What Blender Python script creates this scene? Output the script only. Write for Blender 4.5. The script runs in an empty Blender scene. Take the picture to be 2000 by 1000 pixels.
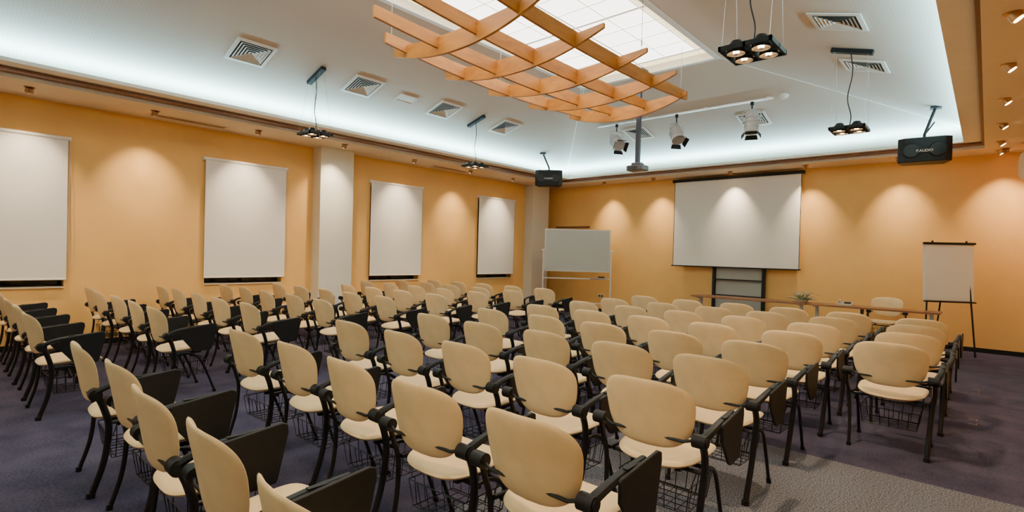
import bpy, math, random
from mathutils import Vector, Matrix
random.seed(4)
S = bpy.context.scene
COL = S.collection
PI = math.pi

# ------------------------------------------------------------------ materials
def mat(name, col, rough=0.6, metal=0.0, var=0.0, scale=20.0, bump=0.0, bscale=200.0, emit=None, estr=0.0, spec=0.5, wave=None):
    m = bpy.data.materials.new(name); m.use_nodes = True
    nt = m.node_tree; n = nt.nodes; l = nt.links
    b = n['Principled BSDF']
    b.inputs['Base Color'].default_value = (*col, 1)
    b.inputs['Roughness'].default_value = rough
    b.inputs['Metallic'].default_value = metal
    b.inputs['Specular IOR Level'].default_value = spec
    tc = n.new('ShaderNodeTexCoord')
    if var > 0:
        no = n.new('ShaderNodeTexNoise'); no.inputs['Scale'].default_value = scale; no.inputs['Detail'].default_value = 6
        l.new(tc.outputs['Object'], no.inputs['Vector'])
        mx = n.new('ShaderNodeMix'); mx.data_type = 'RGBA'
        mx.inputs[6].default_value = (*[c*(1-var) for c in col], 1)
        mx.inputs[7].default_value = (*[min(1, c*(1+var)) for c in col], 1)
        cr = n.new('ShaderNodeMapRange'); cr.inputs[1].default_value = 0.3; cr.inputs[2].default_value = 0.7
        l.new(no.outputs['Fac'], cr.inputs[0]); l.new(cr.outputs[0], mx.inputs[0])
        l.new(mx.outputs[2], b.inputs['Base Color'])
    if bump > 0:
        nb = n.new('ShaderNodeTexNoise'); nb.inputs['Scale'].default_value = bscale
        l.new(tc.outputs['Object'], nb.inputs['Vector'])
        bp = n.new('ShaderNodeBump'); bp.inputs['Strength'].default_value = bump; bp.inputs['Distance'].default_value = 0.01
        l.new(nb.outputs['Fac'], bp.inputs['Height']); l.new(bp.outputs[0], b.inputs['Normal'])
    if emit:
        b.inputs['Emission Color'].default_value = (*emit, 1)
        b.inputs['Emission Strength'].default_value = estr
    return m

def wood(name, c1, c2, scale=6.0, rough=0.45, stretch=(1, 8, 8)):
    m = bpy.data.materials.new(name); m.use_nodes = True
    nt = m.node_tree; n = nt.nodes; l = nt.links; b = n['Principled BSDF']
    tc = n.new('ShaderNodeTexCoord'); mp = n.new('ShaderNodeMapping'); mp.inputs['Scale'].default_value = stretch
    no = n.new('ShaderNodeTexNoise'); no.inputs['Scale'].default_value = scale; no.inputs['Detail'].default_value = 8; no.inputs['Distortion'].default_value = 1.0
    cr = n.new('ShaderNodeValToRGB'); cr.color_ramp.elements[0].position = 0.3; cr.color_ramp.elements[1].position = 0.7
    cr.color_ramp.elements[0].color = (*c1, 1); cr.color_ramp.elements[1].color = (*c2, 1)
    l.new(tc.outputs['Object'], mp.inputs[0]); l.new(mp.outputs[0], no.inputs['Vector']); l.new(no.outputs['Fac'], cr.inputs[0]); l.new(cr.outputs[0], b.inputs['Base Color'])
    b.inputs['Roughness'].default_value = rough
    return m

M = {}
M['wall'] = mat('wall_paint', (0.86, 0.475, 0.14), 0.75, var=0.03, scale=3, bump=0.05, bscale=60)
M['soffit'] = mat('soffit_paint', (0.80, 0.65, 0.46), 0.8, var=0.02, scale=3)
M['white'] = mat('white_paint', (0.84, 0.79, 0.71), 0.6, var=0.02, scale=4)
M['column'] = mat('column_paint', (0.78, 0.74, 0.64), 0.6, var=0.02, scale=4)
M['brown'] = wood('brown_moulding', (0.14, 0.05, 0.018), (0.24, 0.09, 0.03), 3)
M['black'] = mat('black_plastic', (0.008, 0.008, 0.009), 0.55, var=0.15, scale=30, spec=.3)
M['blackmetal'] = mat('black_metal', (0.012, 0.011, 0.011), 0.4, metal=0.2, var=0.1, spec=.35)
M['fabric'] = mat('cream_upholstery', (0.80, 0.585, 0.325), 0.85, var=0.06, scale=9, bump=0.12, bscale=500, spec=.2)
M['blind'] = mat('blind_fabric', (0.84, 0.79, 0.73), 0.85, var=0.015, scale=3)
M['screen'] = mat('screen_fabric', (0.84, 0.79, 0.73), 0.85, var=0.01, scale=3)
M['rackpanel'] = mat('rack_back_panel', (0.42, 0.40, 0.35), 0.7, var=0.03, scale=3)
M['whiteboard'] = mat('whiteboard_enamel', (0.58, 0.58, 0.54), 0.3, var=0.02, scale=2)
M['paper'] = mat('flip_paper', (0.92, 0.94, 0.95), 0.8, var=0.01, scale=3)
M['alu'] = mat('aluminium', (0.7, 0.7, 0.7), 0.35, metal=0.6, var=0.04)
M['silver'] = mat('silver_housing', (0.62, 0.63, 0.64), 0.35, metal=0.3, var=0.05)
M['darkglass'] = mat('night_glass', (0.01, 0.01, 0.012), 0.08, var=0.1)
M['grille'] = mat('vent_metal', (0.80, 0.75, 0.66), 0.5, var=0.02)
M['dark'] = mat('dark_void', (0.02, 0.018, 0.016), 0.9, var=0.1)
M['table'] = wood('table_wood', (0.24, 0.09, 0.035), (0.38, 0.16, 0.06), 3, 0.35)
M['ply'] = wood('lattice_plywood', (0.38, 0.135, 0.016), (0.58, 0.24, 0.035), 2.2, 0.5, (1, 1, 4))
M['lamp'] = mat('lamp_glow', (1, 0.8, 0.5), 0.5, var=0.01, emit=(1.0, 0.72, 0.40), estr=14)
M['lampdim'] = mat('lamp_reflector', (0.8, 0.65, 0.45), 0.2, metal=0.9, var=0.02, emit=(1.0, 0.6, 0.3), estr=0.3)
M['copper'] = mat('brass_ring', (0.55, 0.33, 0.15), 0.3, metal=0.8, var=0.05)
M['leaf'] = mat('leaf_green', (0.38, 0.46, 0.24), 0.6, var=0.3, scale=30)
M['petal'] = mat('white_petal', (0.88, 0.87, 0.78), 0.6, var=0.05)
M['plastic'] = mat('pale_plastic', (0.62, 0.56, 0.46), 0.4, var=0.03)
M['wire'] = mat('steel_wire', (0.4, 0.38, 0.34), 0.4, metal=0.7, var=0.05)
M['bracket'] = mat('projector_pole_paint', (0.06, 0.07, 0.09), 0.4, metal=0.4, var=0.05)
M['projgrey'] = mat('projector_grey', (0.09, 0.09, 0.095), 0.4, metal=0.3, var=0.05)

# ceiling: fine ribbed panels
m = mat('ceiling_panels', (0.62, 0.60, 0.54), 0.8); M['ceil'] = m
nt = m.node_tree; n = nt.nodes; l = nt.links; b = n['Principled BSDF']
tc = n.new('ShaderNodeTexCoord'); wv = n.new('ShaderNodeTexWave'); wv.wave_type = 'BANDS'; wv.bands_direction = 'Y'
wv.inputs['Scale'].default_value = 9.0; wv.inputs['Distortion'].default_value = 0
l.new(tc.outputs['Object'], wv.inputs['Vector'])
wx = n.new('ShaderNodeTexWave'); wx.bands_direction = 'X'; wx.inputs['Scale'].default_value = 9.0
l.new(tc.outputs['Object'], wx.inputs['Vector'])
ad = n.new('ShaderNodeMath'); ad.operation = 'MULTIPLY'; l.new(wv.outputs['Fac'], ad.inputs[0]); l.new(wx.outputs['Fac'], ad.inputs[1])
mx = n.new('ShaderNodeMix'); mx.data_type = 'RGBA'; mx.inputs[6].default_value = (0.66, 0.56, 0.46, 1); mx.inputs[7].default_value = (0.73, 0.63, 0.53, 1)
l.new(ad.outputs[0], mx.inputs[0]); l.new(mx.outputs[2], b.inputs['Base Color'])

# carpet: dark violet-blue with a grey speckled zone (world position mask)
m = mat('carpet', (0.05, 0.045, 0.09), 0.95, spec=0.1); M['carpet'] = m
nt = m.node_tree; n = nt.nodes; l = nt.links; b = n['Principled BSDF']
tc = n.new('ShaderNodeTexCoord')
no = n.new('ShaderNodeTexNoise'); no.inputs['Scale'].default_value = 3; no.inputs['Detail'].default_value = 8; l.new(tc.outputs['Object'], no.inputs['Vector'])
nf = n.new('ShaderNodeTexNoise'); nf.inputs['Scale'].default_value = 60; nf.inputs['Detail'].default_value = 6; l.new(tc.outputs['Object'], nf.inputs['Vector'])
av = n.new('ShaderNodeMath'); av.operation = 'ADD'; l.new(no.outputs['Fac'], av.inputs[0]); l.new(nf.outputs['Fac'], av.inputs[1])
hv = n.new('ShaderNodeMath'); hv.operation = 'MULTIPLY'; hv.inputs[1].default_value = .5; l.new(av.outputs[0], hv.inputs[0])
r1 = n.new('ShaderNodeValToRGB'); r1.color_ramp.elements[0].position = .38; r1.color_ramp.elements[1].position = .62
r1.color_ramp.elements[0].color = (0.040, 0.036, 0.068, 1); r1.color_ramp.elements[1].color = (0.090, 0.078, 0.118, 1); l.new(hv.outputs[0], r1.inputs[0])
n2 = n.new('ShaderNodeTexNoise'); n2.inputs['Scale'].default_value = 105; n2.inputs['Detail'].default_value = 4; l.new(tc.outputs['Object'], n2.inputs['Vector'])
r2 = n.new('ShaderNodeValToRGB'); r2.color_ramp.elements[0].position = .43; r2.color_ramp.elements[1].position = .60
r2.color_ramp.elements[0].color = (0.075, 0.078, 0.10, 1); r2.color_ramp.elements[1].color = (0.26, 0.25, 0.27, 1); l.new(n2.outputs['Fac'], r2.inputs[0])
sx = n.new('ShaderNodeSeparateXYZ'); l.new(tc.outputs['Object'], sx.inputs[0])
g1 = n.new('ShaderNodeMath'); g1.operation = 'LESS_THAN'; g1.inputs[1].default_value = 4.62; l.new(sx.outputs['Y'], g1.inputs[0])
g2 = n.new('ShaderNodeMath'); g2.operation = 'GREATER_THAN'; g2.inputs[1].default_value = -2.3; l.new(sx.outputs['X'], g2.inputs[0])
g3 = n.new('ShaderNodeMath'); g3.operation = 'MULTIPLY'; l.new(g1.outputs[0], g3.inputs[0]); l.new(g2.outputs[0], g3.inputs[1])
mx = n.new('ShaderNodeMix'); mx.data_type = 'RGBA'; l.new(g3.outputs[0], mx.inputs[0]); l.new(r1.outputs[0], mx.inputs[6]); l.new(r2.outputs[0], mx.inputs[7])
l.new(mx.outputs[2], b.inputs['Base Color'])
bp = n.new('ShaderNodeBump'); bp.inputs['Strength'].default_value = .25; bp.inputs['Distance'].default_value = .01
l.new(n2.outputs['Fac'], bp.inputs['Height']); l.new(bp.outputs[0], b.inputs['Normal'])

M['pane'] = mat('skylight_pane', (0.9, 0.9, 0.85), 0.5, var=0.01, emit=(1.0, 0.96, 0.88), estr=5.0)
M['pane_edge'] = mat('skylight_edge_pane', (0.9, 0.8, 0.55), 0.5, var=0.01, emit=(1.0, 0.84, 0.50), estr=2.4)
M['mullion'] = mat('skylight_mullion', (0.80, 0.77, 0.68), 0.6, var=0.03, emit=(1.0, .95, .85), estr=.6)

# ------------------------------------------------------------------ mesh builder
class MB:
    def __init__(s): s.v = []; s.f = []; s.m = []
    def face(s, pts, mi=0):
        k = len(s.v); s.v += [Vector(p) for p in pts]; s.f.append(tuple(range(k, k+len(pts)))); s.m.append(mi)
    def box(s, c, d, mi=0, R=None):
        k = len(s.v); c = Vector(c)
        for z in (-.5, .5):
            for y in (-.5, .5):
                for x in (-.5, .5):
                    p = Vector((x*d[0], y*d[1], z*d[2]))
                    if R is not None: p = R @ p
                    s.v.append(c+p)
        for q in ((0, 2, 3, 1), (4, 5, 7, 6), (0, 1, 5, 4), (2, 6, 7, 3), (0, 4, 6, 2), (1, 3, 7, 5)):
            s.f.append(tuple(k+i for i in q)); s.m.append(mi)
    def bx(s, a, b_, mi=0):
        s.box([(a[i]+b_[i])/2 for i in range(3)], [abs(b_[i]-a[i]) for i in range(3)], mi)
    def tube(s, pts, r, n=8, mi=0, smooth=0, flat=1.0, cap=True):
        pts = [Vector(p) for p in pts]
        if smooth and len(pts) > 2:
            o = []
            P = [pts[0]*2-pts[1]]+pts+[pts[-1]*2-pts[-2]]
            for i in range(1, len(P)-2):
                for j in range(smooth):
                    t = j/smooth; a, b_, c, d = P[i-1], P[i], P[i+1], P[i+2]
                    o.append(0.5*((2*b_)+(c-a)*t+(2*a-5*b_+4*c-d)*t*t+(3*b_-a-3*c+d)*t**3))
            o.append(pts[-1]); pts = o
        N = len(pts); rs = r if isinstance(r, (list, tuple)) else [r]*N
        if len(rs) != N: rs = [rs[0]+(rs[-1]-rs[0])*i/(N-1) for i in range(N)]
        k = len(s.v); up = None
        for i, p in enumerate(pts):
            t = (pts[min(i+1, N-1)]-pts[max(i-1, 0)]).normalized()
            if up is None:
                up = Vector((0, 0, 1)) if abs(t.z) < .9 else Vector((0, 1, 0))
            a = t.cross(up).normalized(); up = a.cross(t).normalized()
            for j in range(n):
                an = 2*PI*j/n
                s.v.append(p+a*math.cos(an)*rs[i]+up*math.sin(an)*rs[i]*flat)
        for i in range(N-1):
            for j in range(n):
                s.f.append((k+i*n+j, k+i*n+(j+1) % n, k+(i+1)*n+(j+1) % n, k+(i+1)*n+j)); s.m.append(mi)
        if cap:
            s.f.append(tuple(k+j for j in reversed(range(n)))); s.m.append(mi)
            s.f.append(tuple(k+(N-1)*n+j for j in range(n))); s.m.append(mi)
    def prism(s, out, f0, f1, mi=0):
        k = len(s.v); n = len(out)
        s.v += [Vector(f0(*p)) for p in out]+[Vector(f1(*p)) for p in out]
        s.f.append(tuple(k+i for i in reversed(range(n)))); s.m.append(mi)
        s.f.append(tuple(k+n+i for i in range(n))); s.m.append(mi)
        for i in range(n):
            j = (i+1) % n; s.f.append((k+i, k+j, k+n+j, k+n+i)); s.m.append(mi)
    def pad(s, out, T, fn, mi=0, rings=7):
        # cushion: closed outline, lens-like thickness, mapped by fn(a,b,t)
        k = len(s.v); n = len(out); prof = []
        for i in range(rings+1):
            r = math.sin(PI/2*i/rings); prof.append((r, (1-r**4)**.5))
        seq = [(r, h) for r, h in prof[1:]]+[(r, -h) for r, h in reversed(prof[1:-1])]
        s.v.append(Vector(fn(0, 0, T)))
        for r, h in seq:
            for (a, b_) in out: s.v.append(Vector(fn(a*r, b_*r, T*h)))
        s.v.append(Vector(fn(0, 0, -T))); last = len(s.v)-1
        for j in range(n):
            s.f.append((k, k+1+j, k+1+(j+1) % n)); s.m.append(mi)
        for i in range(len(seq)-1):
            for j in range(n):
                a = k+1+i*n; s.f.append((a+j, a+n+j, a+n+(j+1) % n, a+(j+1) % n)); s.m.append(mi)
        a = k+1+(len(seq)-1)*n
        for j in range(n):
            s.f.append((a+j, last, a+(j+1) % n)); s.m.append(mi)
    def make(s, name, mats, parent=None, smooth=True, bevel=0, label=None, cat=None, kind=None, loc=None, group=None):
        me = bpy.data.meshes.new(name); me.from_pydata([tuple(v) for v in s.v], [], s.f)
        for mm in (mats if isinstance(mats, list) else [mats]): me.materials.append(M[mm])
        me.polygons.foreach_set('material_index', s.m)
        import bmesh
        bm = bmesh.new(); bm.from_mesh(me); bmesh.ops.recalc_face_normals(bm, faces=bm.faces); bm.to_mesh(me); bm.free()
        if smooth:
            me.polygons.foreach_set('use_smooth', [True]*len(me.polygons)); me.set_sharp_from_angle(angle=0.7)
        ob = bpy.data.objects.new(name, me); COL.objects.link(ob)
        if bevel:
            md = ob.modifiers.new('bevel', 'BEVEL'); md.width = bevel; md.segments = 2; md.limit_method = 'ANGLE'
        if parent: ob.parent = parent
        tag(ob, label, cat, kind, group)
        if loc: ob.location = loc
        return ob

def tag(ob, label=None, cat=None, kind=None, group=None):
    if label: ob['label'] = label
    if cat: ob['category'] = cat
    if kind: ob['kind'] = kind
    if group: ob['group'] = group

def empty(name, label, cat, loc=(0, 0, 0), rz=0, group=None):
    e = bpy.data.objects.new(name, None); COL.objects.link(e); e.empty_display_size = .1
    e.location = loc; e.rotation_euler = (0, 0, rz); tag(e, label, cat, None, group); return e

def dup(root, loc, rz=None, rot=None):
    def cp(o, par):
        c = o.copy(); COL.objects.link(c)
        if par: c.parent = par
        for ch in kids[o.name]: cp(ch, c)
        return c
    kids = {}
    def gather(o):
        kids[o.name] = list(o.children)
        for ch in o.children: gather(ch)
    gather(root)
    c = cp(root, None); c.location = loc
    if rz is not None: c.rotation_euler = (0, 0, rz)
    if rot is not None: c.rotation_euler = rot
    return c

def superell(hw, hh, e1, e2, n=36, fn=None):
    o = []
    for i in range(n):
        a = 2*PI*i/n; c, s_ = math.cos(a), math.sin(a)
        x = hw*math.copysign(abs(c)**(2/e1), c); y = hh*math.copysign(abs(s_)**(2/e2), s_)
        if fn: x, y = fn(x, y)
        o.append((x, y))
    return o

def light(name, typ, loc, power, color, direction=(0, 0, -1), **kw):
    d = bpy.data.lights.new(name, typ); d.energy = power; d.color = color
    for k, v in kw.items(): setattr(d, k, v)
    o = bpy.data.objects.new(name, d); COL.objects.link(o); o.location = loc
    o.rotation_euler = Vector(direction).to_track_quat('-Z', 'Y').to_euler(); return o

# ------------------------------------------------------------------ room shell
XL, XR, YN, YF, HS = -9.8, 0.6, -3.2, 12.4, 3.47
ZT = 3.9
b = MB(); b.box(((XL+XR)/2, (YN+YF)/2, -.1), (XR-XL+.6, YF-YN+.6, .2)); b.make('floor', 'carpet', smooth=False, kind='structure', label='dark violet-blue carpet with grey speckled zone')
# left wall with four window openings
wins = [(-0.02, 1.30), (3.12, 4.43), (6.30, 7.62), (9.49, 10.81)]
ZB, ZW = 0.85, 2.92
b = MB(); y = YN-.3
for a, c in wins:
    b.bx((XL-.3, y, 0), (XL, a, ZT)); b.bx((XL-.3, a, 0), (XL, c, ZB)); b.bx((XL-.3, a, ZW), (XL, c, ZT)); y = c
b.bx((XL-.3, y, 0), (XL, YF+.3, ZT)); b.make('wall_left', 'wall', smooth=False, kind='structure')
b = MB(); b.bx((XL, YF, 0), (XR, YF+.3, ZT)); b.make('wall_back', 'wall', smooth=False, kind='structure')
b = MB(); b.bx((XR, YN-.3, 0), (XR+.3, YF+.3, ZT)); b.make('wall_right', 'wall', smooth=False, kind='structure')
b = MB(); b.bx((XL, YN-.3, 0), (XR, YN, ZT)); b.make('wall_front', 'wall', smooth=False, kind='structure')
for i, (a, c) in enumerate(wins):
    b = MB(); b.bx((XL-.24, a, ZB), (XL-.22, c, ZW), 0)
    for yy in (a+.02, (a+c)/2, c-.02): b.bx((XL-.22, yy-.02, ZB), (XL-.18, yy+.02, ZW), 1)
    b.bx((XL-.22, a, ZB), (XL-.18, c, ZB+.04), 1); b.bx((XL-.22, a, ZW-.04), (XL-.18, c, ZW), 1)
    b.make('window_%d' % (i+1), ['darkglass', 'black'], smooth=False, kind='structure')
    b = MB(); b.bx((XL-.17, a, ZB), (XL+.03, c, ZB+.02)); b.make('trim_%d' % (i+10), 'soffit', smooth=False, kind='structure')
# columns
for i, (a, c) in enumerate([(5.01, 5.71), (11.35, 12.05)]):
    b = MB(); b.bx((XL, a, 0), (XL+.3, c, HS)); b.make('trim_%d' % (i+1), 'column', smooth=False, kind='structure', label='square off-white structural column')
# baseboards
b = MB(); b.bx((XL, YF-.015, 0), (XR, YF, .08)); b.make('baseboard_back', 'black', smooth=False, kind='structure')
b = MB(); b.bx((XL, YN, 0), (XL+.015, 5.0, .08)); b.bx((XL, 5.72, 0), (XL+.015, 11.34, .08)); b.make('baseboard_left', 'black', smooth=False, kind='structure')
b = MB(); b.bx((XR-.015, YN, 0), (XR, YF, .08)); b.make('baseboard_right', 'black', smooth=False, kind='structure')
# wall header trim behind the whiteboard
b = MB(); b.bx((-9.45, YF-.05, 2.30), (-8.3, YF, 2.35)); b.make('trim_3', 'brown', smooth=False, kind='structure')

def ring(b, A, za, B_, zb, mi=0):
    def cs(r, z): return [(r[0], r[2], z), (r[1], r[2], z), (r[1], r[3], z), (r[0], r[3], z)]
    p, q = cs(A, za), cs(B_, zb)
    for i in range(4):
        j = (i+1) % 4; b.face([p[i], p[j], q[j], q[i]], mi)
W = (XL, XR, YN, YF); SO = (-8.8, -.1, -2.5, 11.7)
def inset(r, l_, o): return (r[0]+l_, r[1]-o, r[2]+o, r[3]-o)
B1 = (SO[0]+.18, SO[1]-.035, SO[2]+.10, SO[3]-.16); L1 = inset(SO, .42, .26); L2 = inset(SO, .39, .23)
SKY = (-5.75, -3.28, 0.6, 8.27); HC = 4.7
OUT = (-9.15, .2, -3.1, 12.35); HO = 3.68
b = MB()
ring(b, W, HS, SO, HS, 0); ring(b, SO, HS, SO, HS+.05, 1)
ring(b, B1, HS+.085, L1, HS+.085, 1); ring(b, L1, HS+.085, L1, HS+.13, 1)
ring(b, L1, HS+.13, L2, HS+.13, 1); ring(b, L2, HS+.13, L2, HS+.09, 1); ring(b, L2, HS+.09, OUT, HS+.09, 1)
ring(b, OUT, HS+.09, OUT, HO, 1)
ring(b, OUT, HO, SKY, HC, 2)
ring(b, SKY, HC, SKY, HC+.12, 1)
b.make('ceiling', ['soffit', 'white', 'ceil'], smooth=False, kind='structure', label='hipped ceiling with lit cove around a skylight')
b = MB(); ring(b, SO, HS+.05, B1, HS+.05); ring(b, B1, HS+.05, B1, HS+.085)
b.make('trim_4', 'brown', smooth=False, kind='structure', label='dark brown cove moulding')
# hip seams
for i, (x, y, ox, oy) in enumerate([(SKY[0], SKY[3], OUT[0], OUT[3]), (SKY[1], SKY[3], OUT[1], OUT[3])]):
    b = MB(); b.tube([(x, y, HC), (ox, oy, HO)], .018, 6, flat=.6); b.make('trim_%d' % (5+i), 'white', kind='structure')
b = MB(); t = .07
b.bx((SKY[0]-t, SKY[2]-t, HC-.03), (SKY[0]+.01, SKY[3]+t, HC+.01)); b.bx((SKY[1]-.01, SKY[2]-t, HC-.03), (SKY[1]+t, SKY[3]+t, HC+.01))
b.bx((SKY[0], SKY[3]-.01, HC-.03), (SKY[1], SKY[3]+t, HC+.01)); b.bx((SKY[0], SKY[2]-t, HC-.03), (SKY[1], SKY[2]+.01, HC+.01))
b.make('trim_7', 'white', smooth=False, kind='structure', label='white skylight frame')
# skylight panes + mullions
b = MB(); x0, x1, y0, y1 = SKY; e = .22; z = HC+.10
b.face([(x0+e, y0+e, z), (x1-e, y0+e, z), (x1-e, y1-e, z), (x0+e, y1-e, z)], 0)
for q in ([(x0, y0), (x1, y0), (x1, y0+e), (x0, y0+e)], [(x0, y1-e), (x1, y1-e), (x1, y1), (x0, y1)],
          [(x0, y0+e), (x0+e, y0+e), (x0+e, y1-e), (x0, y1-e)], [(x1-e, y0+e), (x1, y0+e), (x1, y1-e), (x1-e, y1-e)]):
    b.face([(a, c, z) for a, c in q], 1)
nx = 4
for i in range(0, nx+1):
    xx = x0+e+(x1-x0-2*e)*i/nx; w_ = .012 if i == 2 else .005
    b.bx((xx-w_, y0, z-.012), (xx+w_, y1, z-.003), 2)
ny = 16
for i in range(0, ny+1):
    yy = y0+e+(y1-y0-2*e)*i/ny; w_ = .022 if i % 4 == 0 else .005
    b.bx((x0, yy-w_, z-.012), (x1, yy+w_, z-.003), 2)
b.make('window_5', ['pane', 'pane_edge', 'mullion'], smooth=False, kind='structure', label='backlit gridded skylight')

# cove lights
CC = (0.40, 0.82, 1.0)
zc = HS+.105
def strip(n_, p0, p1, d):
    p0, p1 = Vector(p0), Vector(p1); L = (p1-p0).length
    dd = bpy.data.lights.new(n_, 'AREA'); dd.shape = 'RECTANGLE'; dd.size = L; dd.size_y = .05; dd.energy = 28*L; dd.color = CC
    o = bpy.data.objects.new(n_, dd); COL.objects.link(o); o.location = (p0+p1)/2
    zax = -Vector(d).normalized(); xax = (p1-p0).normalized(); yax = zax.cross(xax)
    o.rotation_euler = Matrix((xax, yax, zax)).transposed().to_euler()
strip('cove_light', (-8.66, -2.5, zc), (-8.66, 11.7, zc), (.15, 0, 1))
strip('cove_light', (-.18, -2.5, zc), (-.18, 11.7, zc), (-.15, 0, 1))
strip('cove_light', (-8.6, 11.62, zc), (-.3, 11.62, zc), (0, -.15, 1))
strip('cove_light', (-8.6, -2.42, zc), (-.3, -2.42, zc), (0, .15, 1))

# ------------------------------------------------------------------ roller blinds
def blind(i, a, c):
    e = empty('roller_blind', 'white roller blind lowered over a dark window', 'window blind', (XL+.06, (a+c)/2, .976), group='window blinds')
    w = (c-a); h = 2.95-.976
    q = MB(); q.box((0, 0, h/2), (.004, w, h)); q.make('blind_sheet', 'blind', e, smooth=False)
    q = MB(); q.tube([(-.01, -w/2-.03, h+.02), (-.01, w/2+.03, h+.02)], .028, 12)
    q.box((-.035, -w/2-.03, h+.02), (.06, .012, .07)); q.box((-.035, w/2+.03, h+.02), (.06, .012, .07)); q.make('roller', 'white', e)
    q = MB(); q.tube([(0, -w/2, 0), (0, w/2, 0)], .012, 8); q.make('bottom_rail', 'white', e)
    q = MB(); q.tube([(-.01, w/2+.025, h), (-.015, w/2+.05, .9), (-.01, w/2+.06, .25), (-.01, w/2+.03, .2), (-.02, w/2+.02, .9), (-.01, w/2+.02, h)], .003, 5, smooth=4); q.make('pull_chain', 'plastic', e)
for i, (a, c) in enumerate([(-.04, 1.32), (3.095, 4.455), (6.28, 7.64), (9.47, 10.83)]): blind(i, a, c)

# ------------------------------------------------------------------ chairs
CH = empty('conference_chair', 'cream upholstered conference chair with black frame and folding tablet', 'chair', group='rows of conference chairs')
out = superell(.253, .176, 3.3, 2.9, 48, lambda x, y: (x*(1+.10*max(-1, y/.178)-.03), y))
def backmap(a, c, t):
    z = .712+c; y = -.205-(z-.55)*.20+.9*a*a-t + .0
    y += -.25*c*c
    return (a, y, z)
q = MB(); q.pad(out, .017, backmap); q.make('backrest', 'fabric', CH)
out = superell(.235, .225, 3.6, 3.2, 44, lambda x, y: (x*(1+.06*y/.225), y))
def seatmap(a, c, t):
    z = .452+t*1.0+.06*c+.35*a*a
    if c > .12: z -= (c-.12)**2*3.0
    return (a, .035+c, z)
q = MB(); q.pad(out, .03, seatmap); q.make('seat', 'fabric', CH)
for sx_, th in ((1, .017), (-1, .0125)):
    q = MB(); q.tube([(sx_*.285, -.19, .615), (sx_*.288, -.155, .52), (sx_*.275, -.13, .40), (sx_*.262, -.15, .2), (sx_*.255, -.205, .015)], [th*1.15, th], 8, smooth=5)
    q.tube([(sx_*.255, -.206, .03), (sx_*.255, -.209, 0)], th*1.35, 8); q.make('leg', 'blackmetal', CH)
    q = MB(); q.tube([(sx_*.262, -.12, .43), (sx_*.255, .0, .425), (sx_*.252, .10, .36), (sx_*.25, .175, .2), (sx_*.25, .245, .015)], .0115, 8, smooth=5)
    q.tube([(sx_*.25, .24, .03), (sx_*.25, .248, 0)], .017, 8); q.make('leg', 'blackmetal', CH)
    q = MB(); q.tube([(sx_*.245, -.20, .615), (sx_*.312, -.20, .615)], .034, 14); q.tube([(sx_*.312, -.20, .615), (sx_*.318, -.20, .615)], .024, 12); q.make('pivot_knob', 'black', CH)
q = MB()
q.tube([(-.262, -.08, .415), (.262, -.08, .415)], .011, 8); q.tube([(-.253, .09, .385), (.253, .09, .385)], .009, 8)
q.box((-.13, .02, .412), (.03, .26, .02)); q.box((.13, .02, .412), (.03, .26, .02))
q.tube([(-.25, -.205, .615), (-.2, -.215, .60), (.2, -.215, .60), (.25, -.205, .615)], .008, 6)
q.make('frame', 'blackmetal', CH)
q = MB(); q.tube([(.29, -.21, .62), (.315, -.13, .665), (.32, 0, .69), (.318, .13, .70)], [.026, .017], 8, smooth=5, flat=.75); q.make('armrest', 'black', CH)
q = MB(); tp = [(-.10, .680), (-.09, .69), (.19, .725), (.215, .715), (.218, .68), (.175, .48), (.165, .462), (.03, .455), (.005, .465), (-.10, .60)]
q.prism(tp, lambda y, z: (.340, y, z), lambda y, z: (.354, y+.004, z-.004)); q.make('writing_tablet', 'black', CH, smooth=False, bevel=.004)
q = MB(); q.box((.328, .02, .69), (.02, .10, .03)); q.make('tablet_hinge', 'black', CH, smooth=False)
q = MB(); r = .0028
zb, zt = .19, .33
for z_, g in ((zt, 0.0), (zb, .02)):
    x_, ya, yb = .20-g, -.12+g, .20-g
    q.tube([(-x_, ya, z_), (x_, ya, z_), (x_, yb, z_), (-x_, yb, z_), (-x_, ya, z_)], r*1.2, 4)
for i in range(7):
    xx = -.18+.06*i; q.tube([(xx*1.1, -.12, zt), (xx, -.10, zb), (xx, .18, zb), (xx*1.1, .20, zt)], r, 4)
for i in range(5):
    yy = -.08+.06*i; q.tube([(-.20, yy, zt), (-.18, yy, zb), (.18, yy, zb), (.20, yy, zt)], r, 4)
for sx_ in (-1, 1):
    q.tube([(sx_*.20, -.10, zt), (sx_*.22, -.08, .41)], r, 4); q.tube([(sx_*.20, .12, zt), (sx_*.235, .09, .385)], r, 4)
q.make('wire_basket', 'blackmetal', CH)

ROWS = [.62, 1.55, 2.43, 3.32, 4.22, 5.10, 6.0, 6.85, 7.75]
DY = .27
first = True
def put(x, y, rz=0):
    global first
    jx, jy, jr = random.uniform(-.015, .015), random.uniform(-.025, .025), random.uniform(-.045, .045)
    if first:
        CH.location = (x+jx, y+DY+jy, 0); CH.rotation_euler = (0, 0, rz+jr); first = False
    else: dup(CH, (x+jx, y+DY+jy, 0), rz+jr)
for x in (-1.31, -1.99, -2.68, -3.38, -4.13):
    for y in ROWS: put(x, y)
for y in (5.04, 5.93, 6.75, 7.65): put(-.55, y)
for x in (-6.15, -6.95, -7.75, -8.55, -9.33):
    for y in ROWS:
        if x < -9 and 4.6 < y < 5.2: continue
        put(x, y-.08)
c = dup(CH, (-1.38, 11.78, 0), PI); c['label'] = 'cream upholstered chair behind the speakers table'; del c['group']

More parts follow.
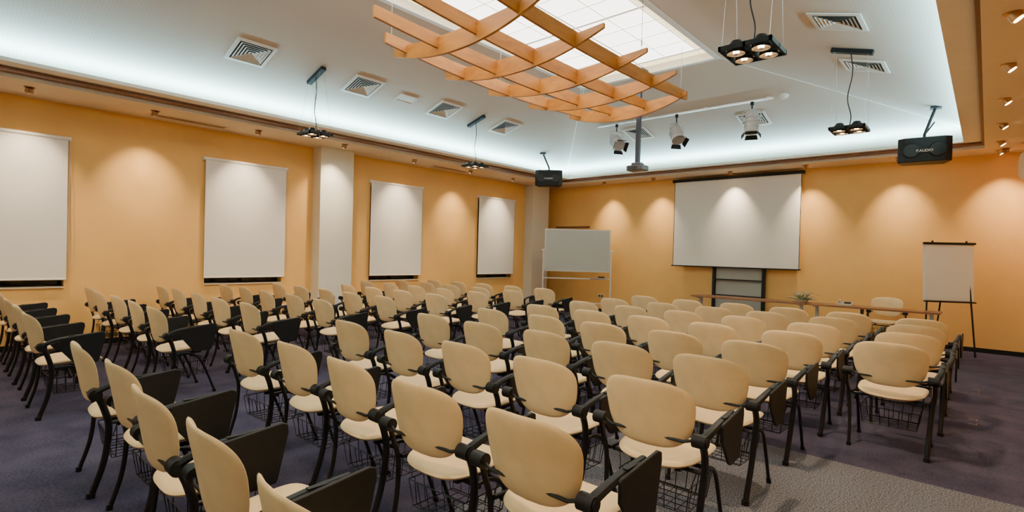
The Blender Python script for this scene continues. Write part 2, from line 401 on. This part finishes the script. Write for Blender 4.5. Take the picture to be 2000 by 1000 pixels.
# ------------------------------------------------------------------ hanging wooden lattice
LT = empty('hanging_wooden_lattice', 'curved plywood lattice hung on wires under the skylight', 'ceiling decoration', (-4.52, 5.8, 3.95))
def rib(x0, x1, y, h=.22):
    q = MB(); n_ = 24; top = []; bot = []; cx = (x0+x1)/2; hw = (x1-x0)/2
    for i in range(n_+1):
        s_ = -1+2*i/n_; x = cx+hw*s_; sag = .13*s_*s_
        hh = h*(1-(.86 if s_ > 0 else .55)*abs(s_)**2.2); mid = -.05+sag
        top.append((x, mid+hh/2+.02*s_*s_)); bot.append((x, mid-hh/2))
    o = top+bot[::-1]
    q.prism(o, lambda a, c: (a, y-.018, c), lambda a, c: (a, y+.018, c)); q.make('lattice_rib', 'ply', LT, smooth=False)
for (xa, xb, y) in [(-5.66, -3.24, 3.98), (-5.80, -3.16, 4.95), (-5.83, -3.12, 5.86), (-5.80, -3.18, 6.8), (-5.66, -3.45, 7.75)]:
    rib(xa+4.48, xb+4.48, y-5.8)
def beam(x, y0, y1, h=.18):
    q = MB(); n_ = 24; top = []; bot = []; cy = (y0+y1)/2; hw = (y1-y0)/2
    base = -.05+.13*(x/1.37)**2
    for i in range(n_+1):
        s_ = -1+2*i/n_; y = cy+hw*s_; sag = .08*s_*s_
        top.append((y, base+.02+sag+h/2*(1-.3*s_*s_))); bot.append((y, base+.02+sag-h/2*(1-.3*s_*s_)))
    o = top+bot[::-1]
    q.prism(o, lambda a, c: (x-.018, a, c), lambda a, c: (x+.018, a, c)); q.make('lattice_beam', 'ply', LT, smooth=False)
for (x, a, c) in [(-5.40, 3.65, 8.0), (-4.80, 3.1, 8.05), (-4.16, 3.0, 8.05), (-3.55, 3.2, 7.95)]: beam(x+4.48, a-5.8, c-5.8)
for (x, y) in [(-5.42, 3.75), (-5.6, 5.86), (-5.42, 7.75), (-3.55, 7.75), (-3.2, 5.86)]:
    q = MB(); xx = x+4.48; zz = -.05+.13*(xx/1.37)**2
    cz = min(HC, HC-.3*(SKY[0]-x) if x < SKY[0] else 9, HC-.293*(x-SKY[1]) if x > SKY[1] else 9)-3.95+.08
    q.tube([(xx, y-5.8, zz), (xx, y-5.8, cz)], .0035, 5); q.tube([(xx, y-5.8, zz+.10), (xx, y-5.8, zz+.17)], .009, 6); q.make('wire', 'wire', LT)

# ------------------------------------------------------------------ ceiling things
def ceilh(x, y):
    h = HC
    if x < SKY[0]: h = min(h, HC-(HC-HO)/(SKY[0]-OUT[0])*(SKY[0]-x))
    if x > SKY[1]: h = min(h, HC-(HC-HO)/(OUT[1]-SKY[1])*(x-SKY[1]))
    if y > SKY[3]: h = min(h, HC-(HC-HO)/(OUT[3]-SKY[3])*(y-SKY[3]))
    return h
aL = math.atan((HC-HO)/(SKY[0]-OUT[0])); aR = math.atan((HC-HO)/(OUT[1]-SKY[1])); aF = math.atan((HC-HO)/(OUT[3]-SKY[3]))
def vent(w, d, label, rings_=5):
    e = empty('ceiling_air_vent', label, 'air vent', group='ceiling air vents')
    q = MB(); q.box((0, 0, -.003), (w*.92, d*.92, .004)); q.make('duct_opening', 'dark', e, smooth=False)
    q = MB()
    def sq(w1, d1, z1, w2, d2, z2):
        A = [(-w1/2, -d1/2, z1), (w1/2, -d1/2, z1), (w1/2, d1/2, z1), (-w1/2, d1/2, z1)]
        B_ = [(-w2/2, -d2/2, z2), (w2/2, -d2/2, z2), (w2/2, d2/2, z2), (-w2/2, d2/2, z2)]
        for i in range(4):
            j = (i+1) % 4; q.face([A[i], A[j], B_[j], B_[i]])
    sq(w, d, -.002, w, d, -.014); sq(w, d, -.014, w*.82, d*.82, -.018); sq(w*.82, d*.82, -.018, w*.82, d*.82, -.003)
    q.make('vent_frame', 'grille', e, smooth=False)
    q = MB()
    for k in range(rings_):
        f = .74-.74*k/rings_
        sq(w*f, d*f, -.020, w*(f-.11), d*(f-.11), -.006)
    q.make('louvre', 'grille', e, smooth=False)
    return e
V = vent(.52, .52, 'square white louvred ceiling air diffuser')
pl = [(-7.55, 2.93), (-7.57, 4.68), (-7.57, 6.40), (-7.57, 8.05)]
for i, (x, y) in enumerate(pl):
    o = V if i == 0 else dup(V, (0, 0, 0)); o.location = (x, y, ceilh(x, y)-.002); o.rotation_euler = (0, -aL, 0)
for (x, y) in [(-1.28, 6.56), (-1.28, 8.24)]:
    dup(V, (x, y, ceilh(x, y)-.002), rot=(0, aR, 0))
for (x, y) in [(-3.35, 10.38), (-5.7, 10.28)]:
    dup(V, (x, y, ceilh(x, y)-.002), rot=(-aF, 0, 0))
e = empty('ceiling_access_panel', 'small flat pale rectangular panel on the sloped ceiling', 'ceiling panel', (-7.57, 5.54, ceilh(-7.57, 0)-.002)); e.rotation_euler = (0, -aL, 0)
q = MB(); q.box((0, 0, -.004), (.20, .34, .010)); q.make('panel_face', 'grille', e, smooth=False)
q = MB()
for s_ in (-1, 1): q.box((s_*.10, 0, -.008), (.012, .352, .014)); q.box((0, s_*.17, -.008), (.20, .012, .014))
q.make('panel_rim', 'white', e, smooth=False)
# linear soffit grilles
for y in (2.75, 8.2):
    e = empty('soffit_air_grille', 'long slotted beige air grille set in the soffit', 'air vent', (-9.42, y, HS-.001), group='soffit grilles')
    q = MB(); q.box((0, 0, -.004), (.16, 1.1, .008)); q.make('grille_frame', 'soffit', e, smooth=False)
    q = MB()
    for k in range(4): q.box((-.05+.033*k, 0, -.0095), (.012, 1.04, .003))
    q.make('slot', 'brown', e, smooth=False)
# smoke detector
e = empty('smoke_detector', 'round white smoke detector on the sloped ceiling', 'smoke detector', (-2.66, 9.74, ceilh(-2.66, 9.74))); e.rotation_euler = (-aF, 0, 0)
q = MB(); q.tube([(0, 0, 0), (0, 0, -.03)], [.075, .07], 20); q.tube([(0, 0, -.03), (0, 0, -.06)], [.06, .04], 20); q.make('detector_body', 'white', e)
# pendants
def pendant(x, y, h, ang, pw=150):
    ch = ceilh(x, y)
    e = empty('pendant_spotlight_fixture', 'black square four-lamp pendant fixture with glowing warm spotlights', 'pendant lamp', (x, y, h), group='pendant spotlight fixtures')
    q = MB(); w = .19; t_ = .018; k = .75
    for s_ in (-1, 0, 1):
        q.box((s_*(w-t_/2), 0, 0), (t_, 2*w, .035)); q.box((0, s_*(w-t_/2), 0), (2*w, t_, .035))
    q.make('fixture_frame', 'black', e, smooth=False)
    for sx_ in (-1, 1):
        for sy_ in (-1, 1):
            cx, cy = sx_*.090, sy_*.090
            hd = MB(); hd.tube([(cx, cy, .07), (cx, cy, .03)], [.045*k, .085*k], 20); hd.tube([(cx, cy, .03), (cx, cy, -.028)], .088*k, 20, cap=False)
            hd.make('lamp_housing', 'blackmetal', e)
            hd = MB(); hd.tube([(cx, cy, -.028), (cx, cy, .005)], [.086*k, .03*k], 20, cap=False); hd.make('reflector', 'lampdim', e)
            hd = MB(); hd.tube([(cx, cy, .004), (cx, cy, -.022)], [.034*k, .03*k], 14); hd.make('bulb', 'lamp', e)
            hd = MB(); hd.box((cx, cy, -.0305), (.17*k, .010, .003)); hd.tube([(cx, cy, -.028), (cx, cy, -.034)], .02*k, 12); hd.make('glare_shield', 'silver', e)
    q = MB(); Rm = Matrix.Rotation(ang, 3, 'Y'); q.box((0, 0, ch-h-.03), (.46, .075, .05), R=Rm); q.make('ceiling_canopy', 'black', e, smooth=False)
    for sx_ in (-1, 1):
        for sy_ in (-1, 1):
            q = MB(); q.tube([(sx_*.17, sy_*.17, .01), (sx_*.17, sy_*.03, ch-h-.04+(-sx_*.17*math.tan(ang)))], .0018, 4); q.make('suspension_wire', 'wire', e)
    q = MB(); H = ch-h
    q.tube([(0, 0, .03), (.01, .01, H*.18), (-.03, 0, H*.4), (.015, 0, H*.7), (-.01, 0, H*.95)], .006, 6, smooth=6); q.make('power_cable', 'black', e)
    light('pendant_light', 'SPOT', (x, y, h-.05), pw, (1.0, .74, .46), spot_size=math.radians(112), spot_blend=.7, shadow_soft_size=.06)
pendant(-7.6, 3.9, 3.23, -aL); pendant(-7.6, 7.25, 3.23, -aL); pendant(-1.31, 7.55, 3.14, aR, 170); pendant(-1.38, 4.2, 3.10, aR, 190)
pendant(-7.6, .25, 3.23, -aL); pendant(-1.27, .85, 3.2, aR, 190)  # added pair out of view, put in to light the chair backs

# track with stage spots
hy = 9.72
e = empty('lighting_track', 'slim grey ceiling lighting track carrying stage spotlights', 'lighting track', (-4.6, hy, ceilh(-4.5, hy)-.02))
q = MB(); q.box((0, 0, 0), (3.55, .035, .03)); q.make('track_rail', 'alu', e, smooth=False)
q = MB(); 
for k in (-1.7, -.6, .6, 1.7): q.box((k, 0, .015), (.06, .05, .02))
q.make('mount_clips', 'alu', e, smooth=False)
def stage_spot(x, rz, tilt):
    ST = empty('stage_spotlight', 'grey metal stage spotlight with barn doors on the track', 'spotlight', (x, hy, ceilh(x, hy)-.035), rz, group='track spotlights')
    q = MB(); q.tube([(0, 0, 0), (0, 0, -.06)], .03, 10); q.tube([(0, 0, -.05), (0, 0, -.16)], .012, 8); q.make('track_clamp', 'black', ST)
    q = MB(); q.tube([(-.145, 0, -.38), (-.145, 0, -.18), (-.11, 0, -.155), (.11, 0, -.155), (.145, 0, -.18), (.145, 0, -.38)], .011, 6); q.make('yoke', 'silver', ST)
    dn = Vector((0, -math.sin(tilt), -math.cos(tilt))); c0 = Vector((0, 0, -.37))
    q = MB(); q.tube([c0-dn*.20, c0-dn*.17, c0+dn*.15, c0+dn*.18], [.10, .125], 18); q.tube([c0-dn*.24, c0-dn*.195], [.055, .09], 14)
    for k_ in (-.1, -.02, .06): q.tube([c0+dn*k_, c0+dn*(k_+.015)], [.125, .125], 18)
    q.make('lamp_housing', 'silver', ST)
    q = MB()
    for k in range(4):
        an = k*PI/2; a1 = Vector((1, 0, 0)); a2 = dn.cross(a1).normalized(); d_ = a1*math.cos(an)+a2*math.sin(an); sd = -a1*math.sin(an)+a2*math.cos(an)
        p = c0+dn*.185+d_*.11; q.face([p-sd*.09, p+sd*.09, p+sd*.11+dn*.07+d_*.05, p-sd*.11+dn*.07+d_*.05])
    q.make('barn_door', 'black', ST, smooth=False)
stage_spot(-5.90, 1.0, .95); stage_spot(-4.57, .9, .6); stage_spot(-3.17, .3, .12)

# projector
px_, py_ = -4.5, 8.12; ch = ceilh(px_, py_)
e = empty('ceiling_projector', 'dark grey video projector hanging from a ceiling pole', 'projector', (px_, py_, 3.0))
q = MB(); q.box((0, 0, .9), (.07, .07, 1.55)); q.make('pole', 'bracket', e, smooth=False, bevel=.006)
q = MB(); q.box((0, 0, ch-3.0-.01), (.2, .2, .03)); q.box((0, 0, ch-3.0-.05), (.06, .06, .1)); q.make('ceiling_plate', 'bracket', e, smooth=False)
q = MB(); q.box((0, 0, .03), (.30, .24, .09)); q.box((0, 0, .10), (.17, .15, .05)); q.make('projector_body', 'projgrey', e, smooth=False, bevel=.015)
q = MB(); q.tube([(.07, .12, .03), (.07, .15, .03)], .035, 14); q.make('lens', 'black', e)
q = MB()
for k in range(6): q.box((-.10+.03*k, -.121, .03), (.014, .004, .05))
q.make('exhaust_slot', 'dark', e, smooth=False)

# loudspeakers
def speaker(x, y, h, rz, topx, topy):
    e = empty('ceiling_loudspeaker', 'black loudspeaker cabinet hung from a ceiling bracket', 'speaker', (x, y, h), rz, group='ceiling loudspeakers')
    w, hh, d = .66, .37, .36
    q = MB(); o = [(-w/2, -d/2+.06), (-w/2+.08, -d/2), (w/2-.08, -d/2), (w/2, -d/2+.06), (w/2*.80, d/2), (-w/2*.80, d/2)]
    q.prism(o, lambda a, c: (a, c, -hh/2), lambda a, c: (a, c, hh/2)); q.make('speaker_cabinet', 'black', e, smooth=False, bevel=.012)
    for s_ in (-1, 1):
        q = MB(); q.tube([(s_*.16, -d/2-.001, -.01), (s_*.16, -d/2-.012, -.01)], [.115, .105], 24, cap=False); q.tube([(s_*.16, -d/2-.012, -.01), (s_*.16, -d/2-.003, -.01)], [.10, .03], 24); q.make('speaker_cone', 'blackmetal', e)
    q = MB(); q.box((0, -d/2-.006, -.02), (.22, .010, .07)); q.make('badge_plate', 'black', e, smooth=False, bevel=.002)
    cu = bpy.data.curves.new('logo', 'FONT'); cu.body = 'P.AUDIO'; cu.size = .052; cu.align_x = 'CENTER'; cu.extrude = .001
    t_ = bpy.data.objects.new('tmp', cu); COL.objects.link(t_); bpy.context.view_layer.update()
    me = bpy.data.meshes.new_from_object(t_.evaluated_get(bpy.context.evaluated_depsgraph_get())); bpy.data.objects.remove(t_)
    lo = bpy.data.objects.new('lettering', me); COL.objects.link(lo); me.materials.clear(); me.materials.append(M['white']); lo.parent = e
    lo.location = (0, -d/2-.0125, -.037); lo.rotation_euler = (PI/2, 0, 0); lo['label'] = 'white lettering on speaker front'
    ch = ceilh(topx, topy); R = Matrix.Rotation(-rz, 3, 'Z'); tp_ = R @ Vector((topx-x, topy-y, 0)); tp_.z = ch-h
    q = MB(); q.tube([(0, 0, hh/2), (0, 0, hh/2+.07), (tp_.x, tp_.y, tp_.z)], .02, 8); q.box((0, 0, hh/2+.01), (.2, .12, .02))
    q.box((tp_.x, tp_.y, tp_.z-.015), (.14, .14, .03)); q.tube([(0, 0, hh/2+.06), (tp_.x*.6+.04, tp_.y*.6, hh/2+.06+(tp_.z-hh/2-.06)*.45)], .011, 6); q.make('ceiling_bracket', 'black', e)
speaker(-.78, 10.2, 3.25, .12, -.66, 10.3)
speaker(-8.0, 10.12, 3.37, .62, -8.13, 10.02)

# recessed soffit spotlights + scallop lights
RS = empty('recessed_spotlight', 'small adjustable brass-rimmed spotlight recessed in the soffit', 'ceiling spotlight', group='soffit spotlights')
q = MB(); q.tube([(0, 0, .0), (0, 0, -.008)], .06, 20); q.make('trim_ring', 'copper', RS)
q = MB(); q.tube([(0, 0, -.006), (0, 0.012, -.03), (0, .03, -.055)], [.042, .046], 16); q.make('lamp_head', 'copper', RS)
q = MB(); q.tube([(0, .0305, -.0555), (0, .033, -.059)], .036, 16); q.make('bulb', 'lamp', RS)
WC = (1.0, .80, .54)
fst = True
def rspot(x, y, rz, tgt, pw, cone=72):
    global fst
    if fst: RS.location = (x, y, HS); RS.rotation_euler = (0, 0, rz); fst = False
    else: dup(RS, (x, y, HS), rz)
    p = Vector((x, y, HS-.08)); d = Vector(tgt)-p
    light('spot_light', 'SPOT', p, pw, WC, d, spot_size=math.radians(cone), spot_blend=1.0, shadow_soft_size=.03)
for y in (-.6, .85, 2.22, 3.7, 5.2, 6.95, 8.6, 10.1):
    rspot(-9.15 if abs(y-5.2) > .1 else -8.98, y, PI/2, (XL, y, 2.1), 215)
for x in (-7.56, -6.15, -4.3, -2.8, -1.27, .16):
    rspot(x, 11.9, 0, (x, YF, 2.15), 190)
for y in (5.6, 7.0, 8.4, 9.85, 11.2, 12.05):
    rspot(.09, y, -PI/2, (XR, y, 2.3), 100)
for x in (-7.5, -5.5, -3.5, -1.5):  # unseen row behind the camera, added as warm fill on the chairs
    rspot(x, -2.8, 0, (x, 1.5, .8), 80, 80)

# ------------------------------------------------------------------ back wall things
e = empty('projection_screen', 'white projection screen with black casing hung on the wall', 'projection screen', (-4.34, YF-.17, 1.34))
w, h = 2.80, 2.02
q = MB(); q.box((0, 0, h/2), (w, .006, h)); q.make('screen_sheet', 'screen', e, smooth=False)
q = MB(); q.box((0, .01, h+.03), (w+.10, .09, .07)); q.box((-1.2, .10, h+.03), (.06, .13, .05)); q.box((1.2, .10, h+.03), (.06, .13, .05)); q.make('screen_casing', 'black', e, smooth=False, bevel=.01)
q = MB(); q.tube([(-w/2-.03, 0, 0), (w/2+.03, 0, 0)], .014, 10); q.make('weight_bar', 'black', e)
q = MB(); q.box((-w/2+.006, -.004, h/2), (.012, .003, h)); q.box((w/2-.006, -.004, h/2), (.012, .003, h)); q.make('edge_strip', 'black', e, smooth=False)

e = empty('shelf_rack', 'black metal rack with pale back panels below the screen', 'shelf', (-4.2, 12.32, 0))
q = MB()
for sx_ in (-.545, .545):
    q.box((sx_, 0, .78), (.055, .10, 1.56))
q.box((0, 0, 1.54), (1.16, .10, .04)); q.make('rack_frame', 'black', e, smooth=False)
for z_ in (.30, .70, 1.06):
    q = MB(); q.box((0, -.02, z_), (1.02, .06, .02)); q.make('shelf', 'black', e, smooth=False)
q = MB(); q.box((0, .03, .78), (1.02, .01, 1.5)); q.make('back_panel', 'rackpanel', e, smooth=False)

def table(x0, x1):
    e = empty('conference_table', 'long brown wooden conference table with grey metal legs', 'table', ((x0+x1)/2, 10.95, 0), group='speakers tables')
    w = x1-x0
    q = MB(); q.box((0, 0, .74), (w, .50, .03)); q.make('table_top', 'table', e, smooth=False, bevel=.004)
    for s_ in (-1, 1):
        q = MB(); xx = s_*(w/2-.12); q.box((xx, 0, .40), (.05, .07, .66)); q.box((xx, 0, .03), (.05, .46, .04)); q.box((xx, 0, .715), (.05, .42, .025)); q.make('table_leg', 'silver', e, smooth=False, bevel=.005)
table(-4.6, -2.45); table(-2.43, -.54)
# flowers
e = empty('flower_arrangement', 'low arrangement of white flowers and green leaves on the table', 'flowers', (-2.57, 10.95, .755))
q = MB(); q.tube([(0, 0, 0), (0, 0, .015), (0, 0, .05)], [.09, .12], 18); q.make('bowl', 'plastic', e)
q = MB()
for k in range(34):
    an = random.uniform(0, 2*PI); el = random.uniform(-.1, 1.0); L = random.uniform(.12, .24)
    d = Vector((math.cos(an)*math.cos(el)*1.3, math.sin(an)*math.cos(el)*.8, math.sin(el)*.65)); p = Vector((0, 0, .05)); t1 = p+d*L
    sd = d.cross(Vector((0, 0, 1))).normalized()*.022; mid = p+d*L*.6+Vector((0, 0, .015))
    t1.z = max(t1.z, .01)
    q.face([p, mid+sd, t1, mid-sd])
q.make('leaves', 'leaf', e, smooth=False, kind='stuff')
q = MB()
for k in range(46):
    an = random.uniform(0, 2*PI); el = random.uniform(.0, 1.3); d = Vector((math.cos(an)*math.cos(el)*1.4, math.sin(an)*math.cos(el)*.7, math.sin(el)*.75))*random.uniform(.11, .23)+Vector((0, 0, .05))
    for j in range(5):
        a2 = j*2*PI/5; u_ = Vector((math.cos(a2), math.sin(a2)*.7, .35))*.036; v_ = Vector((-math.sin(a2), math.cos(a2), 0))*.017
        q.face([d, d+u_*.6+v_, d+u_, d+u_*.6-v_])
q.make('blossoms', 'petal', e, smooth=False, kind='stuff')
# phone
e = empty('desk_telephone', 'pale desk telephone on the table', 'telephone', (-1.87, 10.92, .755), .1)
q = MB(); q.prism([(-.09, 0), (.09, 0), (.09, .065), (-.09, .025)], lambda a, c: (-.12, a, c), lambda a, c: (.12, a, c)); q.make('phone_base', 'plastic', e, smooth=False, bevel=.006)
q = MB(); q.tube([(-.08, -.07, .07), (-.08, 0, .085), (-.08, .08, .085)], .018, 8); q.make('handset', 'plastic', e)
q = MB(); q.box((.04, -.01, .05), (.10, .09, .006), R=Matrix.Rotation(.217, 3, 'X')); q.make('keypad', 'dark', e, smooth=False)

# whiteboard on stand
RZ = math.radians(42)
e = empty('mobile_whiteboard', 'grey-framed mobile whiteboard on a white wheeled stand', 'whiteboard', (-7.8, 11.12, 0), RZ)
w, z0, z1 = 1.64, 1.12, 2.17
q = MB(); q.box((0, 0, (z0+z1)/2), (w-.04, .02, z1-z0-.04)); q.make('board_panel', 'whiteboard', e, smooth=False)
q = MB(); q.box((0, 0, z0), (w, .035, .035)); q.box((0, 0, z1), (w, .035, .035)); q.box((-w/2, 0, (z0+z1)/2), (.035, .035, z1-z0+.035)); q.box((w/2, 0, (z0+z1)/2), (.035, .035, z1-z0+.035)); q.make('board_frame', 'alu', e, smooth=False)
for s_ in (-1, 1):
    q = MB(); xx = s_*(w/2+.045); q.box((xx, 0, .85), (.035, .035, 1.58)); q.box((xx, 0, .08), (.04, .55, .04)); q.tube([(xx-s_*.04, 0, 1.64), (xx+s_*.05, 0, 1.64)], .025, 10)
    for y_ in (-.24, .24): q.tube([(xx-.012, y_, .03), (xx+.012, y_, .03)], .03, 12)
    q.make('stand_leg', 'white', e)
q = MB(); q.box((0, 0, .93), (w+.06, .03, .03)); q.box((0, 0, .30), (w+.06, .03, .03)); q.make('crossbar', 'white', e, smooth=False)
q = MB(); q.box((.55, -.05, .955), (.4, .08, .015)); q.make('marker_tray', 'alu', e, smooth=False)
q = MB(); q.box((.62, -.05, .98), (.16, .05, .03)); q.make('board_eraser', 'black', e, smooth=False)

# flip chart
e = empty('flip_chart_easel', 'white flip chart on a black tripod easel', 'flip chart', (-.50, 11.58, 0), math.radians(30))
lean = Matrix.Rotation(-.06, 3, 'X')
q = MB(); q.box((0, 0, 1.40), (.74, .02, .98), R=lean); q.make('board_panel', 'paper', e, smooth=False)
q = MB(); q.box((0, -.02, 1.39), (.70, .012, .94), R=lean); q.make('paper_pad', 'paper', e, smooth=False)
q = MB(); q.box((0, .005, 1.885), (.76, .05, .035)); q.tube([(-.25, .0, 1.9), (-.25, 0, 1.93)], .015, 8); q.tube([(.25, .0, 1.9), (.25, 0, 1.93)], .015, 8); q.make('paper_clamp', 'black', e, smooth=False)
q = MB(); q.box((0, -.07, .90), (.74, .07, .02)); q.make('marker_tray', 'black', e, smooth=False)
for (xa, ya, xb, yb) in [(-.28, .03, -.34, -.06), (.28, .03, .36, -.14), (0, .06, 0, .36)]:
    q = MB(); q.tube([(xa, ya, 1.75 if ya == .03 else 1.6), (xb, yb, .012)], .013, 8); q.tube([(xb, yb, .02), (xb, yb, 0)], .017, 8); q.make('leg', 'black', e)

# wall socket, floor boxes, sconce
e = empty('wall_socket', 'dark double electrical socket on the wall', 'socket', (-7.87, YF-.006, .43))
q = MB(); q.box((0, 0, 0), (.16, .012, .08)); q.make('socket_plate', 'plastic', e, smooth=False)
q = MB(); q.box((-.038, -.007, 0), (.055, .004, .055)); q.box((.038, -.007, 0), (.055, .004, .055)); q.make('socket_insert', 'black', e, smooth=False)
for y in (6.8, 8.45):
    e = empty('floor_outlet_box', 'floor outlet box with thin brass edge set in the carpet', 'floor outlet', (-.17, y, 0), group='floor outlet boxes')
    q = MB()
    for s_ in (-1, 1):
        for t_ in (-1, 1):
            q.box((s_*.10, t_*.11, .0015), (.06, .006, .003)); q.box((s_*.13, t_*.09, .0015), (.006, .04, .003))
    q.make('box_edge', 'copper', e, smooth=False)
e = empty('wall_sconce', 'pale plaster wall sconce near the corner', 'wall lamp', (XR, 11.6, 2.88))
q = MB(); q.pad(superell(.13, .25, 2.4, 2.6, 24), .12, lambda a, c, t: (-.17-t, a, .24+c)); q.make('sconce_shade', 'soffit', e)
q = MB(); q.box((-.05, 0, .24), (.10, .10, .22)); q.make('sconce_mount', 'copper', e, smooth=False)

# ------------------------------------------------------------------ world + camera
wd = bpy.data.worlds.new('World'); S.world = wd; wd.use_nodes = True
wd.node_tree.nodes['Background'].inputs[0].default_value = (.02, .02, .03, 1)
cam = bpy.data.cameras.new('camera'); co = bpy.data.objects.new('camera', cam); COL.objects.link(co); S.camera = co
cam.sensor_width = 36; cam.lens = 36*1030/2000; cam.clip_start = .05
pitch = .012; roll = .027
f0 = Vector((-.6702, .7422, 0)); r0 = Vector((.7422, .6702, 0)); up0 = Vector((0, 0, 1))
f = (f0*math.cos(pitch)-up0*math.sin(pitch)); u = (up0*math.cos(pitch)+f0*math.sin(pitch))
r2_ = r0*math.cos(roll)+u*math.sin(roll); u2 = u*math.cos(roll)-r0*math.sin(roll)
Rm = Matrix((r2_, u2, -f)).transposed()
co.matrix_world = Matrix.Translation((0, 0, 1.5)) @ Rm.to_4x4()
cam.shift_y = (1030*math.tan(pitch)-3)/2000
